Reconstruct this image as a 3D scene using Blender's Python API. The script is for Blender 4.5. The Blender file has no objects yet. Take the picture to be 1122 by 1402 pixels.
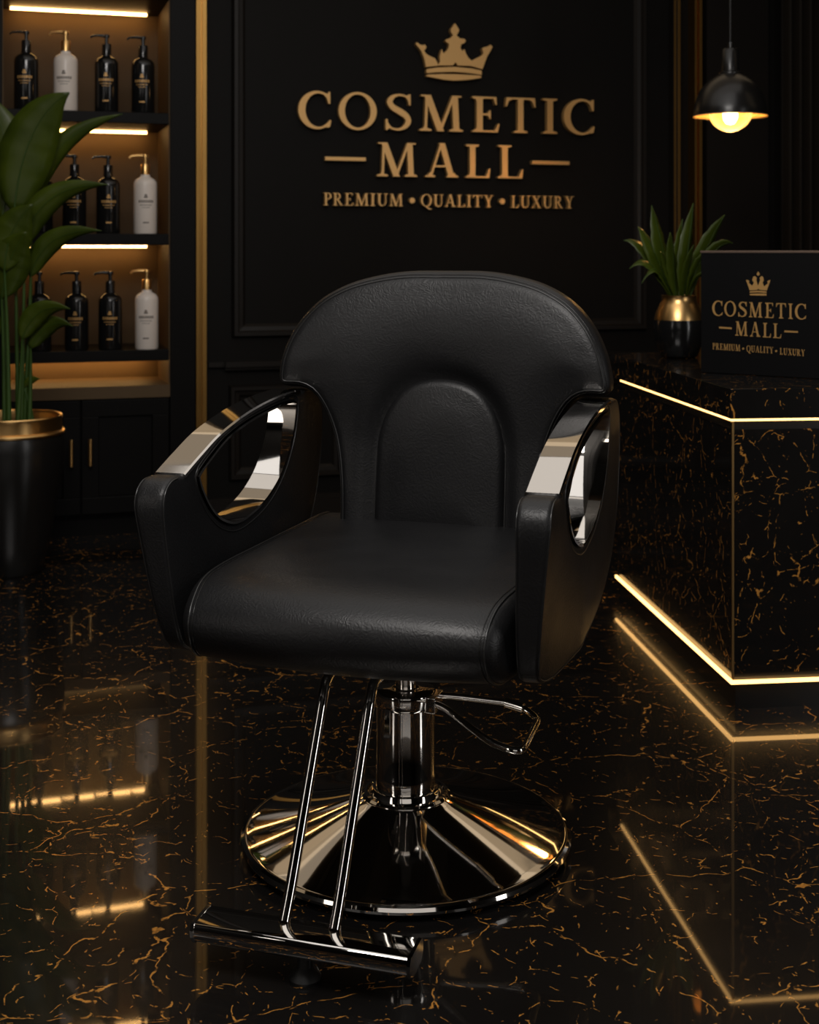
import bpy, bmesh, math, random
import numpy as np
from mathutils import Vector, Matrix, geometry

S = bpy.context.scene
COL = S.collection
PI = math.pi

# ------------------------------------------------------------------ camera, world, light, exposure
EYE = 1.07                     # camera height
FPX, HX, HY = 1820.0, 561.0, 345.0   # focal length and horizon centre of a 1122x1402 frame
cam_data = bpy.data.cameras.new('camera')
cam = bpy.data.objects.new('camera', cam_data); COL.objects.link(cam)
cam.location = (0, 0, EYE); cam.rotation_euler = (PI/2, 0, 0)
cam_data.sensor_fit = 'VERTICAL'; cam_data.sensor_height = 36.0; cam_data.sensor_width = 36.0
cam_data.lens = FPX/1402*36.0
cam_data.shift_y = -(701-HY)/1402
cam_data.clip_start = 0.05; cam_data.clip_end = 60
cam_data.dof.use_dof = True; cam_data.dof.focus_distance = 2.25; cam_data.dof.aperture_fstop = 7.0
S.camera = cam

W = bpy.data.worlds.new('world'); S.world = W; W.use_nodes = True
W.node_tree.nodes['Background'].inputs[0].default_value = (0.8, 0.75, 0.7, 1)
W.node_tree.nodes['Background'].inputs[1].default_value = 0.0006
S.view_settings.view_transform = 'Standard'; S.view_settings.look = 'None'
S.view_settings.exposure = 0.0; S.view_settings.gamma = 1.0
S.view_settings.use_curve_mapping = False
try:
    S.cycles.use_denoising = True
    S.cycles.max_bounces = 10; S.cycles.glossy_bounces = 6
    S.cycles.caustics_reflective = False; S.cycles.caustics_refractive = False
    S.cycles.sample_clamp_indirect = 4.0
except Exception: pass

def area(name, loc, target, sx, sy, power, color):
    l = bpy.data.lights.new(name, 'AREA'); l.shape = 'RECTANGLE'; l.size = sx; l.size_y = sy
    l.energy = power; l.color = color
    o = bpy.data.objects.new(name, l); COL.objects.link(o); o.location = loc
    o.rotation_euler = (Vector(target)-Vector(loc)).to_track_quat('-Z', 'Y').to_euler()
    return o
# outside the frame: soft key, side lights, and panels added for chrome reflections
area('ceiling_softlight', (-0.25, 0.75, 2.75), (-0.05, 2.2, 0.6), 1.3, 0.8, 44, (1.0, 0.95, 0.91))
area('chrome_fill_overhead', (0.0, 2.35, 2.90), (0.0, 2.36, 0), 2.6, 2.0, 15, (1.0, 0.96, 0.92))  # unseen panel added overhead for the chrome to mirror
area('chrome_fill_middle', (0.0, 3.82, 2.88), (0.0, 3.80, 0.0), 3.4, 0.9, 6.2, (1.0, 0.92, 0.84))  # added panel, brightens the reflection in the front of the armrest bars
area('chrome_fill_rear', (0.0, 4.88, 2.88), (0.0, 4.8, 0.0), 3.4, 1.15, 3.0, (1.0, 0.80, 0.58))  # added warm panel, gives bars and base their tan reflection
area('chrome_fill_back', (0.0, 5.15, 2.52), (-0.2, 2.4, 1.6), 3.6, 0.60, 2.2, (1.0, 0.74, 0.46))  # invented glow high at the back, mirrored by the rear of the bars
area('chrome_fill_left', (-2.1, 3.3, 2.6), (0, 2.6, 0.2), 0.7, 2.4, 1.2, (1.0, 0.74, 0.46))  # added to put a warm reflection on the left of the base
area('chrome_fill_right', (2.6, 3.5, 2.6), (0, 2.6, 0.2), 0.7, 2.4, 1.2, (1.0, 0.74, 0.46))  # unseen counterpart added on the right for the same base reflection
area('wall_light_right', (2.85, 0.9, 1.30), (-0.2, 3.2, 1.0), 0.42, 2.0, 11, (1.0, 0.97, 0.94))
area('chrome_fill_front', (0.0, -2.3, 1.55), (0.0, 3.0, 1.0), 3.2, 1.7, 8.5, (1.0, 0.93, 0.86))  # broad fill added behind the camera so the armrest rings catch light
area('wall_light_left', (-2.4, 0.3, 1.30), (0.0, 2.8, 0.9), 0.4, 2.0, 5.5, (1.0, 0.92, 0.84))

# ------------------------------------------------------------------ materials
def nt(name):
    m = bpy.data.materials.new(name); m.use_nodes = True
    n = m.node_tree; b = n.nodes['Principled BSDF']
    return m, n, b
def setp(b, **k):
    for a, v in k.items():
        a = a.replace('_', ' ')
        if a in b.inputs:
            b.inputs[a].default_value = (*v, 1) if isinstance(v, tuple) and len(v) == 3 else v
def link(n, a, b): n.links.new(a, b)
def noise(n, vec, scale, detail=2, rough=.5, dist=0):
    t = n.nodes.new('ShaderNodeTexNoise'); t.inputs['Scale'].default_value = scale
    t.inputs['Detail'].default_value = detail; t.inputs['Roughness'].default_value = rough
    t.inputs['Distortion'].default_value = dist
    if vec: link(n, vec, t.inputs['Vector'])
    return t
def mathn(n, op, a, b=None, clamp=False):
    t = n.nodes.new('ShaderNodeMath'); t.operation = op; t.use_clamp = clamp
    for i, v in enumerate((a, b)):
        if v is None: continue
        if isinstance(v, (int, float)): t.inputs[i].default_value = v
        else: link(n, v, t.inputs[i])
    return t.outputs[0]
def ramp(n, fac, p0, p1, lo=0.0, hi=1.0):
    t = n.nodes.new('ShaderNodeMapRange'); t.interpolation_type = 'SMOOTHSTEP'
    link(n, fac, t.inputs[0])
    for i, v in enumerate((p0, p1, lo, hi)): t.inputs[i+1].default_value = v
    return t.outputs[0]
def bump(n, b, h, strength, dist):
    t = n.nodes.new('ShaderNodeBump'); t.inputs['Strength'].default_value = strength
    t.inputs['Distance'].default_value = dist
    link(n, h, t.inputs['Height']); link(n, t.outputs[0], b.inputs['Normal'])
def mixc(n, fac, c1, c2):
    t = n.nodes.new('ShaderNodeMix'); t.data_type = 'RGBA'
    link(n, fac, t.inputs[0])
    for i, c in ((6, c1), (7, c2)):
        if isinstance(c, tuple): t.inputs[i].default_value = (*c, 1)
        else: link(n, c, t.inputs[i])
    return t.outputs[2]

def plain(name, col, rough=.5, metal=0.0, var=.25, vs=6, spec=None, bs=0):
    m, n, b = nt(name); tc = n.nodes.new('ShaderNodeTexCoord').outputs['Object']
    nz = noise(n, tc, vs, 4)
    dk = tuple(c*(1-var) for c in col)
    link(n, mixc(n, nz.outputs[0], dk, tuple(min(1, c*(1+var*.6)) for c in col)), b.inputs['Base Color'])
    setp(b, Roughness=rough, Metallic=metal)
    if spec is not None: b.inputs['Specular IOR Level'].default_value = spec
    if bs: bump(n, b, noise(n, tc, 180, 3).outputs[0], bs, .002)
    return m

def leather_mat():
    m, n, b = nt('black_leather'); tc = n.nodes.new('ShaderNodeTexCoord').outputs['Object']
    w = noise(n, tc, 14, 2, dist=1.2)
    v = n.nodes.new('ShaderNodeTexVoronoi'); v.inputs['Scale'].default_value = 260; v.feature = 'SMOOTH_F1'
    add = n.nodes.new('ShaderNodeVectorMath'); add.operation = 'MULTIPLY_ADD'
    link(n, w.outputs[1], add.inputs[0]); add.inputs[1].default_value = (.05,.05,.05); link(n, tc, add.inputs[2])
    link(n, add.outputs[0], v.inputs['Vector'])
    fine = noise(n, add.outputs[0], 150, 3, .6)
    h = mathn(n, 'ADD', v.outputs['Distance'], mathn(n, 'MULTIPLY', fine.outputs[0], .9))
    bump(n, b, h, .22, .0016)
    setp(b, Base_Color=(.0078, .0078, .0084), Roughness=.47)
    b.inputs['Specular IOR Level'].default_value = .42
    r = noise(n, tc, 9, 3); link(n, ramp(n, r.outputs[0], .2, .8, .38, .47), b.inputs['Roughness'])
    return m

def marble_mat(name, rough, vein=(.42, .17, .028), k=1.0):
    m, n, b = nt(name); tc = n.nodes.new('ShaderNodeTexCoord').outputs['Object']
    def warp(vec, sc, amt):
        w = noise(n, vec, sc, 4, .6)
        s = n.nodes.new('ShaderNodeVectorMath'); s.operation = 'SUBTRACT'
        link(n, w.outputs[1], s.inputs[0]); s.inputs[1].default_value = (.5,.5,.5)
        a = n.nodes.new('ShaderNodeVectorMath'); a.operation = 'MULTIPLY_ADD'
        link(n, s.outputs[0], a.inputs[0]); a.inputs[1].default_value = (amt,)*3; link(n, vec, a.inputs[2])
        return a.outputs[0]
    w1 = warp(warp(tc, 2.5, .22), 22, .022)
    def veins(scale, width, mscale, m0, m1):
        v = n.nodes.new('ShaderNodeTexVoronoi'); v.feature = 'DISTANCE_TO_EDGE'; v.inputs['Scale'].default_value = scale
        link(n, w1, v.inputs['Vector'])
        line = ramp(n, v.outputs['Distance'], width*.35, width, 1, 0)
        mask = ramp(n, noise(n, tc, mscale, 3, .6).outputs[0], m0, m1)
        return mathn(n, 'MULTIPLY', line, mask)
    a = veins(3.1*k, .0048*k, 38, .44, .56)
    c = veins(7.3*k, .0080*k, 46, .50, .60)
    d = veins(17*k, .018*k, 40, .56, .63)
    # short flecks
    fl = n.nodes.new('ShaderNodeTexVoronoi'); fl.feature = 'F1'; fl.inputs['Scale'].default_value = 58
    st = n.nodes.new('ShaderNodeMapping'); st.inputs['Scale'].default_value = (1, .42, 1); st.inputs['Rotation'].default_value = (0, 0, .7)
    link(n, w1, st.inputs['Vector']); link(n, st.outputs[0], fl.inputs['Vector'])
    sp = mathn(n, 'MULTIPLY', ramp(n, fl.outputs['Distance'], .05, .13, 1, 0), ramp(n, noise(n, tc, 11, 3).outputs[0], .45, .62))
    fac = mathn(n, 'MAXIMUM', mathn(n, 'MAXIMUM', a, c), mathn(n, 'MAXIMUM', d, mathn(n, 'MULTIPLY', sp, .6)), True)
    cloud = mixc(n, noise(n, tc, 5, 5, .6).outputs[0], (.0035, .0032, .003), (.011, .010, .0095))
    vc = mixc(n, noise(n, tc, 60, 2).outputs[0], tuple(x*.5 for x in vein), tuple(min(1, x*1.5) for x in vein))
    link(n, mixc(n, fac, cloud, vc), b.inputs['Base Color'])
    b.inputs['Roughness'].default_value = .25; b.inputs['Specular IOR Level'].default_value = .12
    b.inputs['Coat Weight'].default_value = .85; b.inputs['Coat Roughness'].default_value = rough; b.inputs['Coat IOR'].default_value = 1.5
    return m

def emit(name, col, strength):
    m = bpy.data.materials.new(name); m.use_nodes = True; n = m.node_tree
    for x in list(n.nodes): n.nodes.remove(x)
    e = n.nodes.new('ShaderNodeEmission'); o = n.nodes.new('ShaderNodeOutputMaterial')
    bb = n.nodes.new('ShaderNodeRGB'); bb.outputs[0].default_value = (*col, 1)
    link(n, bb.outputs[0], e.inputs[0]); e.inputs[1].default_value = strength; link(n, e.outputs[0], o.inputs[0])
    return m
def glass_mat():
    m, n, b = nt('bulb_glass'); out = [x for x in n.nodes if x.type == 'OUTPUT_MATERIAL'][0]
    tr = n.nodes.new('ShaderNodeBsdfTransparent'); tr.inputs[0].default_value = (1, .88, .68, 1)
    setp(b, Base_Color=(.9, .80, .64), Roughness=.12)
    b.inputs['Subsurface Weight'].default_value = 0
    lw = n.nodes.new('ShaderNodeLayerWeight'); lw.inputs[0].default_value = .35
    mx = n.nodes.new('ShaderNodeMixShader')
    link(n, ramp(n, lw.outputs['Facing'], 0.0, 1.0, .06, .60), mx.inputs[0]); link(n, tr.outputs[0], mx.inputs[1]); link(n, b.outputs[0], mx.inputs[2]); link(n, mx.outputs[0], out.inputs[0])
    return m
def leaf_mat():
    m, n, b = nt('leaf_green'); tc = n.nodes.new('ShaderNodeTexCoord').outputs['Object']
    nz = noise(n, tc, 9, 3)
    link(n, mixc(n, nz.outputs[0], (.020, .036, .002), (.070, .098, .006)), b.inputs['Base Color'])
    setp(b, Roughness=.38); b.inputs['Specular IOR Level'].default_value = .4
    return m

M = {}
M['leather'] = leather_mat()
M['piping'] = plain('black_piping', (.014, .014, .014), .30, spec=.7)
M['chrome'] = plain('polished_chrome', (.86, .83, .79), .045, 1.0, var=.03, vs=3)
M['chrome_soft'] = plain('satin_chrome', (.80, .76, .71), .16, 1.0, var=.03, vs=3)
M['rubber'] = plain('black_rubber', (.012, .012, .012), .5)
M['floor'] = marble_mat('black_gold_marble_floor', .035, (.55, .24, .045))
M['counter'] = marble_mat('black_gold_marble_counter', .05, (.52, .23, .045), 1.15)
M['wall'] = plain('black_wall_paint', (.0052, .0045, .0039), .6, var=.15, spec=.14)
M['wall_trim'] = plain('black_satin_moulding', (.011, .009, .0075), .42, var=.15, spec=.25)
M['cabinet'] = plain('black_lacquer_wood', (.0036, .0032, .003), .5, var=.2, spec=.12)
M['backpanel'] = plain('bronze_brown_panel', (.105, .070, .038), .6, var=.15, spec=.12)
M['ceiling'] = plain('dark_ceiling_paint', (.02, .018, .016), .6)
M['gold'] = plain('brushed_gold', (.80, .49, .19), .30, 1.0, var=.15)
M['gold_trim'] = plain('antique_gold_trim', (.50, .28, .08), .36, 1.0, var=.15)
M['sign_gold'] = plain('sign_gold', (.84, .50, .19), .38, .55, var=.12, vs=3)
M['print_gold'] = plain('printed_gold', (.60, .34, .11), .45, .3, var=.12)
M['black_gloss'] = plain('black_gloss', (.008, .008, .008), .16, var=.1)
M['black_satin'] = plain('black_satin', (.009, .0085, .008), .27, var=.1)
M['white_bottle'] = plain('white_bottle_plastic', (.80, .72, .65), .32, var=.05)
M['grey_print'] = plain('grey_print', (.16, .13, .11), .5)
M['led'] = emit('warm_led', (1.0, .54, .18), 16)
M['led_counter'] = emit('warm_led_counter', (1.0, .55, .18), 3.8)
M['bulb_core'] = emit('bulb_core', (1.0, .62, .26), 60)
M['glass'] = glass_mat()
M['leaf'] = leaf_mat()
M['stem'] = plain('green_stem', (.04, .085, .014), .4)
M['soil'] = plain('dark_soil', (.012, .009, .006), .9, bs=.4)
M['shade_in'] = plain('shade_inside_gold', (.75, .50, .22), .35, .6)
M['box'] = plain('black_card', (.004, .004, .0044), .5, var=.1, spec=.15)

# ------------------------------------------------------------------ mesh helpers
def mesh(name, verts, faces, mat, parent=None, smooth=False, label=None):
    me = bpy.data.meshes.new(name); me.from_pydata([tuple(v) for v in verts], [], [tuple(f) for f in faces])
    me.validate(); me.update()
    bm = bmesh.new(); bm.from_mesh(me); bmesh.ops.recalc_face_normals(bm, faces=bm.faces); bm.to_mesh(me); bm.free()
    me.materials.append(mat)
    if smooth: me.polygons.foreach_set('use_smooth', [True]*len(me.polygons))
    o = bpy.data.objects.new(name, me); COL.objects.link(o)
    if parent: o.parent = parent
    if label: o['label'] = label
    return o
def smooth_by_angle(o, ang=35):
    me = o.data
    bm = bmesh.new(); bm.from_mesh(me)
    for f in bm.faces: f.smooth = True
    for e in bm.edges:
        e.smooth = not (len(e.link_faces) == 2 and e.calc_face_angle(0) > math.radians(ang))
    bm.to_mesh(me); bm.free()
class MB:
    def __init__(s): s.v = []; s.f = []
    def add(s, v, f):
        k = len(s.v); s.v += [Vector(p) for p in v]; s.f += [tuple(i+k for i in q) for q in f]
    def box(s, x0, x1, y0, y1, z0, z1):
        s.add([(x, y, z) for x in (x0, x1) for y in (y0, y1) for z in (z0, z1)],
              [(0,1,3,2),(4,6,7,5),(0,4,5,1),(2,3,7,6),(0,2,6,4),(1,5,7,3)])
    def lathe(s, prof, c=(0,0,0), seg=48, cap=True):
        n = len(prof); vs = []; fs = []
        for i in range(seg):
            a = 2*PI*i/seg
            for r, z in prof: vs.append((c[0]+r*math.cos(a), c[1]+r*math.sin(a), c[2]+z))
        for i in range(seg):
            j = (i+1) % seg
            for k in range(n-1): fs.append((i*n+k, j*n+k, j*n+k+1, i*n+k+1))
        if cap:
            if prof[0][0] > 1e-5: fs.append(tuple(i*n for i in range(seg)))
            if prof[-1][0] > 1e-5: fs.append(tuple(i*n+n-1 for i in range(seg)))
        s.add(vs, fs)
    def tube(s, pts, r, seg=12, closed=False, cap=True):
        pts = [Vector(p) for p in pts]; n = len(pts)
        rs = r if isinstance(r, (list, tuple)) else [r]*n
        tang = []
        for i in range(n):
            a = pts[i-1] if (i > 0 or closed) else pts[i]; b = pts[(i+1) % n] if (i < n-1 or closed) else pts[i]
            tang.append((b-a).normalized())
        up = Vector((0,0,1)) if abs(tang[0].z) < .9 else Vector((1,0,0))
        nrm = (up - tang[0]*up.dot(tang[0])).normalized(); vs = []; fs = []
        for i in range(n):
            nrm = (nrm - tang[i]*nrm.dot(tang[i])).normalized(); bn = tang[i].cross(nrm)
            for k in range(seg):
                a = 2*PI*k/seg; vs.append(pts[i]+(nrm*math.cos(a)+bn*math.sin(a))*rs[i])
        for i in range(n if closed else n-1):
            j = (i+1) % n
            for k in range(seg):
                l = (k+1) % seg; fs.append((i*seg+k, i*seg+l, j*seg+l, j*seg+k))
        if cap and not closed:
            fs.append(tuple(range(seg))); fs.append(tuple((n-1)*seg+k for k in range(seg)))
        s.add(vs, fs)
    def build(s, name, mat, parent=None, smooth=None, label=None, bevel=0):
        o = mesh(name, s.v, s.f, mat, parent, label=label)
        if smooth: smooth_by_angle(o, smooth)
        if bevel:
            b = o.modifiers.new('bevel', 'BEVEL'); b.width = bevel; b.segments = 2; b.limit_method = 'ANGLE'
        return o
def empty(name, label, cat, loc=(0,0,0), rz=0, group=None):
    o = bpy.data.objects.new(name, None); COL.objects.link(o); o.empty_display_size = .1
    o.location = loc; o.rotation_euler = (0, 0, rz); o['label'] = label; o['category'] = cat
    if group: o['group'] = group
    return o
def struct(o, rz=None, loc=None):
    o['kind'] = 'structure'
    if loc is not None: o.location = loc
    if rz is not None: o.rotation_euler = (0, 0, rz)
    return o

def catmull(pts, closed=True, per=8):
    pts = [np.array(p, float) for p in pts]; n = len(pts); out = []
    rng = range(n) if closed else range(n-1)
    for i in rng:
        p0 = pts[(i-1) % n] if closed or i > 0 else pts[0]*2-pts[1]
        p1 = pts[i]; p2 = pts[(i+1) % n]
        p3 = pts[(i+2) % n] if closed or i < n-2 else pts[-1]*2-pts[-2]
        for k in range(per):
            t = k/per
            out.append(.5*((2*p1)+(-p0+p2)*t+(2*p0-5*p1+4*p2-p3)*t*t+(-p0+3*p1-3*p2+p3)*t**3))
    if not closed: out.append(pts[-1])
    return out
def resample(pts, step, closed=True):
    P = [np.array(p, float) for p in pts]
    if closed: P = P+[P[0]]
    L = [0.0]
    for a, b in zip(P, P[1:]): L.append(L[-1]+float(np.linalg.norm(b-a)))
    n = max(3, int(round(L[-1]/step))); out = []; j = 0
    for i in range(n if closed else n+1):
        s = L[-1]*i/n
        while j < len(L)-2 and L[j+1] < s: j += 1
        t = (s-L[j])/max(1e-9, L[j+1]-L[j]); out.append(P[j]*(1-t)+P[j+1]*t)
    return out
def poly_area(P):
    return .5*sum(P[i-1][0]*P[i][1]-P[i][0]*P[i-1][1] for i in range(len(P)))
def seg_dist(pts, loops):
    pts = np.array(pts); best = np.full(len(pts), 1e9)
    for L in loops:
        A = np.array(L); B = np.roll(A, -1, axis=0)
        for a, b in zip(A, B):
            ab = b-a; t = np.clip(((pts-a)@ab)/max(1e-12, ab@ab), 0, 1)
            d = np.linalg.norm(pts-(a+t[:, None]*ab), axis=1); best = np.minimum(best, d)
    return best
def inside(pts, L):
    pts = np.array(pts); x, y = pts[:, 0], pts[:, 1]; r = np.zeros(len(pts), bool); A = np.array(L); B = np.roll(A, -1, axis=0)
    for (x0, y0), (x1, y1) in zip(A, B):
        c = ((y0 > y) != (y1 > y))
        with np.errstate(divide='ignore', invalid='ignore'):
            xi = (x1-x0)*(y-y0)/(y1-y0+1e-15)+x0
        r ^= c & (x < xi)
    return r
def offset_loop(L, d):
    L = [np.array(p, float) for p in L]; sgn = 1 if poly_area(L) > 0 else -1; out = []
    for i in range(len(L)):
        t = L[(i+1) % len(L)]-L[i-1]; nrm = np.array([-t[1], t[0]])*sgn; nrm /= max(1e-9, np.linalg.norm(nrm))
        out.append(L[i]+nrm*d)
    return out
def region(outline, holes, rings, grid):
    loops = [outline]+holes
    if poly_area(outline) < 0: outline = outline[::-1]
    loops = [outline]+holes
    verts = []; edges = []
    for L in loops:
        k = len(verts); verts += [Vector((p[0], p[1])) for p in L]
        edges += [(k+i, k+(i+1) % len(L)) for i in range(len(L))]
    nb = len(verts); cand = []; need = []
    for d in rings:
        for li, L in enumerate(loops):
            o = offset_loop(L, d if li == 0 else -d); cand += o; need += [d*.93]*len(o)
    if rings:
        x0, y0 = np.min(np.array(outline), axis=0); x1, y1 = np.max(np.array(outline), axis=0)
        g = [np.array((x, y)) for x in np.arange(x0, x1, grid) for y in np.arange(y0, y1, grid)]
        cand += g; need += [rings[-1]+grid*.6]*len(g)
    if cand:
        cand = np.array(cand); dd = seg_dist(cand, loops); ok = inside(cand, outline)
        for h in holes: ok &= ~inside(cand, h)
        ok &= dd >= np.array(need)
        verts += [Vector((p[0], p[1])) for p in cand[ok]]
    r = geometry.delaunay_2d_cdt(verts, edges, [], 0, 1e-7)
    V = np.array([tuple(v) for v in r[0]]); T = [tuple(f) for f in r[2]]
    C = np.array([V[list(f)].mean(axis=0) for f in T]); ok = inside(C, outline)
    for h in holes: ok &= ~inside(C, h)
    T = [f for f, q in zip(T, ok) if q]
    d = seg_dist(V, loops); d[d < 1e-6] = 0
    return V, T, d
def slab(name, outline, holes, thick, r, fmap, mat, parent=None, grid=.02, front=None, back=None, nband=3, nr=4, smooth=60):
    """rounded slab: outline in (a,b), depth c in [0,thick]; fmap(a,b,c)->xyz; front(a,b,d) extra depth at c=0"""
    rings = [r*(1-math.cos(PI/2*(i+1)/nr)) for i in range(nr)] if r > 0 else []
    V, T, d = region(outline, holes, rings, grid)
    def rnd(dd): return r*(1-math.sqrt(max(0, 1-(1-min(dd/r, 1))**2))) if r > 0 else 0
    n = len(V); vs = []; fs = []
    cf = [rnd(x) for x in d]
    for (a, b), x, dd in zip(V, cf, d): vs.append((a, b, x+(front(a, b, dd) if front else 0)))
    for (a, b), x, dd in zip(V, cf, d): vs.append((a, b, thick-x-(back(a, b, dd) if back else 0)))
    fs += T; fs += [tuple(i+n for i in f[::-1]) for f in T]
    cnt = {}
    for f in T:
        for i in range(len(f)):
            e = (f[i], f[(i+1) % len(f)]); k = tuple(sorted(e)); cnt.setdefault(k, []).append(e)
    bed = [v[0] for v in cnt.values() if len(v) == 1]
    mid = {}
    for e in bed:
        for i in e:
            if i not in mid:
                lst = [i]
                for q in range(1, nband):
                    t = q/nband; vs.append((V[i][0], V[i][1], vs[i][2]*(1-t)+vs[i+n][2]*t)); lst.append(len(vs)-1)
                lst.append(i+n); mid[i] = lst
    for a, b in bed:
        for q in range(nband): fs.append((mid[b][q], mid[a][q], mid[a][q+1], mid[b][q+1]))
    o = mesh(name, [fmap(*v) for v in vs], fs, mat, parent)
    smooth_by_angle(o, smooth)
    return o
def piping(name, pts, r, parent, closed=True, mat=None, seg=8):
    b = MB(); b.tube(pts, r, seg, closed); o = b.build(name, mat or M['piping'], parent); smooth_by_angle(o, 80); return o

def px(x, y, Y): return Vector(((x-HX)/FPX*Y, Y, EYE-(y-HY)/FPX*Y))
TH = math.radians(17)          # back wall direction
def wall_pt(x, y, D, n=0.0):   # point of the plane (0, D) turned by TH seen at a pixel, returned in world
    Y = (D+n/math.cos(TH))/(1-math.tan(TH)*(x-HX)/FPX); return px(x, y, Y)
def to_wall(p, D):             # world -> wall coordinates (along, depth, z)
    q = Vector((p.x, p.y-D)); return Vector((q.x*math.cos(TH)+q.y*math.sin(TH), -q.x*math.sin(TH)+q.y*math.cos(TH), p.z))

# ------------------------------------------------------------------ the room
WD = 5.50; CD = 5.33
b = MB(); b.box(-3.4, 3.6, -2.6, 8.0, -.05, 0); struct(b.build('floor', M['floor']))
b = MB(); b.box(-3.4, 3.6, -2.6, 8.0, 2.95, 3.0); struct(b.build('ceiling', M['ceiling']))
def wallc(x, y=HY, n=0.0): return to_wall(wall_pt(x, y, WD, n), WD)
WX = lambda x: wallc(x).x
b = MB(); b.box(WX(268)-.02, 3.6, 0, .1, 0, 2.95); b.box(-2.6, WX(268)-.01, .27, .37, 0, 2.95); struct(b.build('wall_back', M['wall']), TH, (0, WD, 0))
b = MB(); b.box(-2.65, -2.55, -2.5, 5.6, 0, 2.95); struct(b.build('wall_left', M['wall']))
b = MB(); b.box(3.0, 3.1, -2.5, 7.2, 0, 2.95); struct(b.build('wall_right', M['wall']))
b = MB(); b.box(-2.6, 3.1, -2.5, -2.4, 0, 2.95); struct(b.build('wall_front', M['wall']))

def frame_mb(b, x0, x1, z0, z1, w, y0, y1):
    prof = [(0, y0), (.15, y1), (.42, y1), (.52, y1+(y0-y1)*.45), (.80, y1+(y0-y1)*.55), (1, y0)]
    # mitred picture-frame moulding
    vs = []; fs = []
    for (cx, cz, sx, sz) in ((x0, z0, 1, 1), (x1, z0, -1, 1), (x1, z1, -1, -1), (x0, z1, 1, -1)):
        for t, y in prof: vs.append((cx+sx*t*w, y, cz+sz*t*w))
    n = len(prof)
    for i in range(4):
        j = (i+1) % 4
        for k in range(n-1): fs.append((i*n+k, j*n+k, j*n+k+1, i*n+k+1))
    b.add(vs, fs)
def zt(x, y): return wallc(x, y).z
ti = 0
def trim(bb, mat='wall_trim', sm=None):
    global ti; ti += 1
    return struct(bb.build('trim_%d' % ti, M[mat], smooth=sm), TH, (0, WD, 0))
PL, PR = WX(317), WX(884)
zb = zt(350, 462)
b = MB(); frame_mb(b, PL, PR, zb, 2.8, .055, 0, -.028); trim(b)
zc = zt(350, 501)
b = MB(); b.box(WX(307), WX(915), -.045, 0, zc, zc+.022); b.box(WX(307), WX(915), -.030, 0, zc-.012, zc); b.box(WX(285), WX(307), -.02, 0, zc, zc+.02); trim(b)
zl0, zl1 = zt(320, 658), zt(320, 527)
for a, c in ((313, 470), (487, 668), (685, 884)):
    b = MB(); frame_mb(b, WX(a), WX(c), zl0, zl1, .05, 0, -.024); trim(b)
b = MB(); b.box(WX(285), WX(915), -.028, 0, 0, .075); b.box(WX(285), WX(915), -.018, 0, .075, .095)
struct(b.build('baseboard_back', M['wall_trim']), TH, (0, WD, 0))
# gold vertical strips
def vstrip(xa, xb, d, z0=0.0):
    b = MB(); x0, x1 = wallc(xa, n=-d).x, wallc(xb, n=-d).x; w = x1-x0
    b.box(x0, x0+w*.26, -d, 0, z0, 2.95); b.box(x0+w*.26, x0+w*.62, -d*.55, 0, z0, 2.95); b.box(x0+w*.62, x1, -d, 0, z0, 2.95)
    trim(b, 'gold_trim')
vstrip(269, 283, .05)
vstrip(924, 932, .05)
vstrip(952, 962, .06)
b = MB(); b.box(WX(916), WX(926), -.045, 0, 0, 2.95); trim(b)
b = MB(); b.box(WX(962), WX(1046), -.04, 0, 0, 2.95); trim(b)
b = MB()
xx = WX(1060); k = 0
vs = []; nseg = 400; x1 = 3.3
for i in range(nseg+1):
    t = i/nseg; x = xx+(x1-xx)*t; y = -.06+.022*math.sin(t*190)
    vs += [(x, y, 0), (x, y, 2.95)]
b.add(vs, [(2*i, 2*i+2, 2*i+3, 2*i+1) for i in range(nseg)])
c = b.build('trim_fluted', plain('dark_fluted_panel', (.012, .009, .006), .6, spec=.15)); ti += 1; c.name = 'trim_%d' % ti
smooth_by_angle(c, 80); struct(c, TH, (0, WD, 0))

# ------------------------------------------------------------------ shelving unit
def cabc(x, y=HY, n=0.0): return to_wall(wall_pt(x, y, CD, n), CD)
CX = lambda x: cabc(x).x
unit = empty('shelving_unit', 'tall black shelving cabinet with lit bays and doors against the left wall', 'shelving unit', (0, CD, 0), TH)
xr0, xr1 = CX(233), CX(268); xl1 = CX(3); xl0 = xl1-.07; DEP = .40
b = MB(); b.box(xr0, xr1, 0, DEP+.05, 0, 2.7); b.build('side_panel', M['cabinet'], unit, bevel=.003)
b = MB(); b.box(xl0-.9, xl1, 0, DEP, 0, 2.7); b.build('side_panel', M['cabinet'], unit, bevel=.003)
b = MB(); b.box(xl1, xr0, DEP-.02, DEP, .55, 2.7); b.build('back_panel', M['backpanel'], unit)
b = MB(); b.box(xr0-.004, xr0-.0005, .004, DEP-.02, .565, 2.6); b.box(xl1+.0005, xl1+.004, .004, DEP-.02, .565, 2.6); b.build('side_lining', M['backpanel'], unit)
SH = [2.07, 1.597, 1.139, .700]; ST = .042
for z in SH:
    b = MB(); b.box(xl1, xr0-.004, 0, DEP-.02, z-ST, z); b.build('shelf', M['cabinet'], unit, bevel=.002)
for z in SH[:3]:
    b = MB(); b.box(xl1+.03, xr0-.055, DEP-.085, DEP-.070, z-ST-.010, z-ST-.001); b.build('led_strip', M['led'], unit, label='glowing warm white light strip')
b = MB(); b.box(xl1+.03, xr0-.055, DEP-.085, DEP-.065, SH[3]-ST-.012, SH[3]-ST-.001); b.build('led_strip', M['led'], unit, label='glowing warm white light strip')
b = MB(); b.box(xl1, xr0, 0, DEP, .52, .565); b.build('cabinet_top', M['backpanel'], unit)
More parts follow.
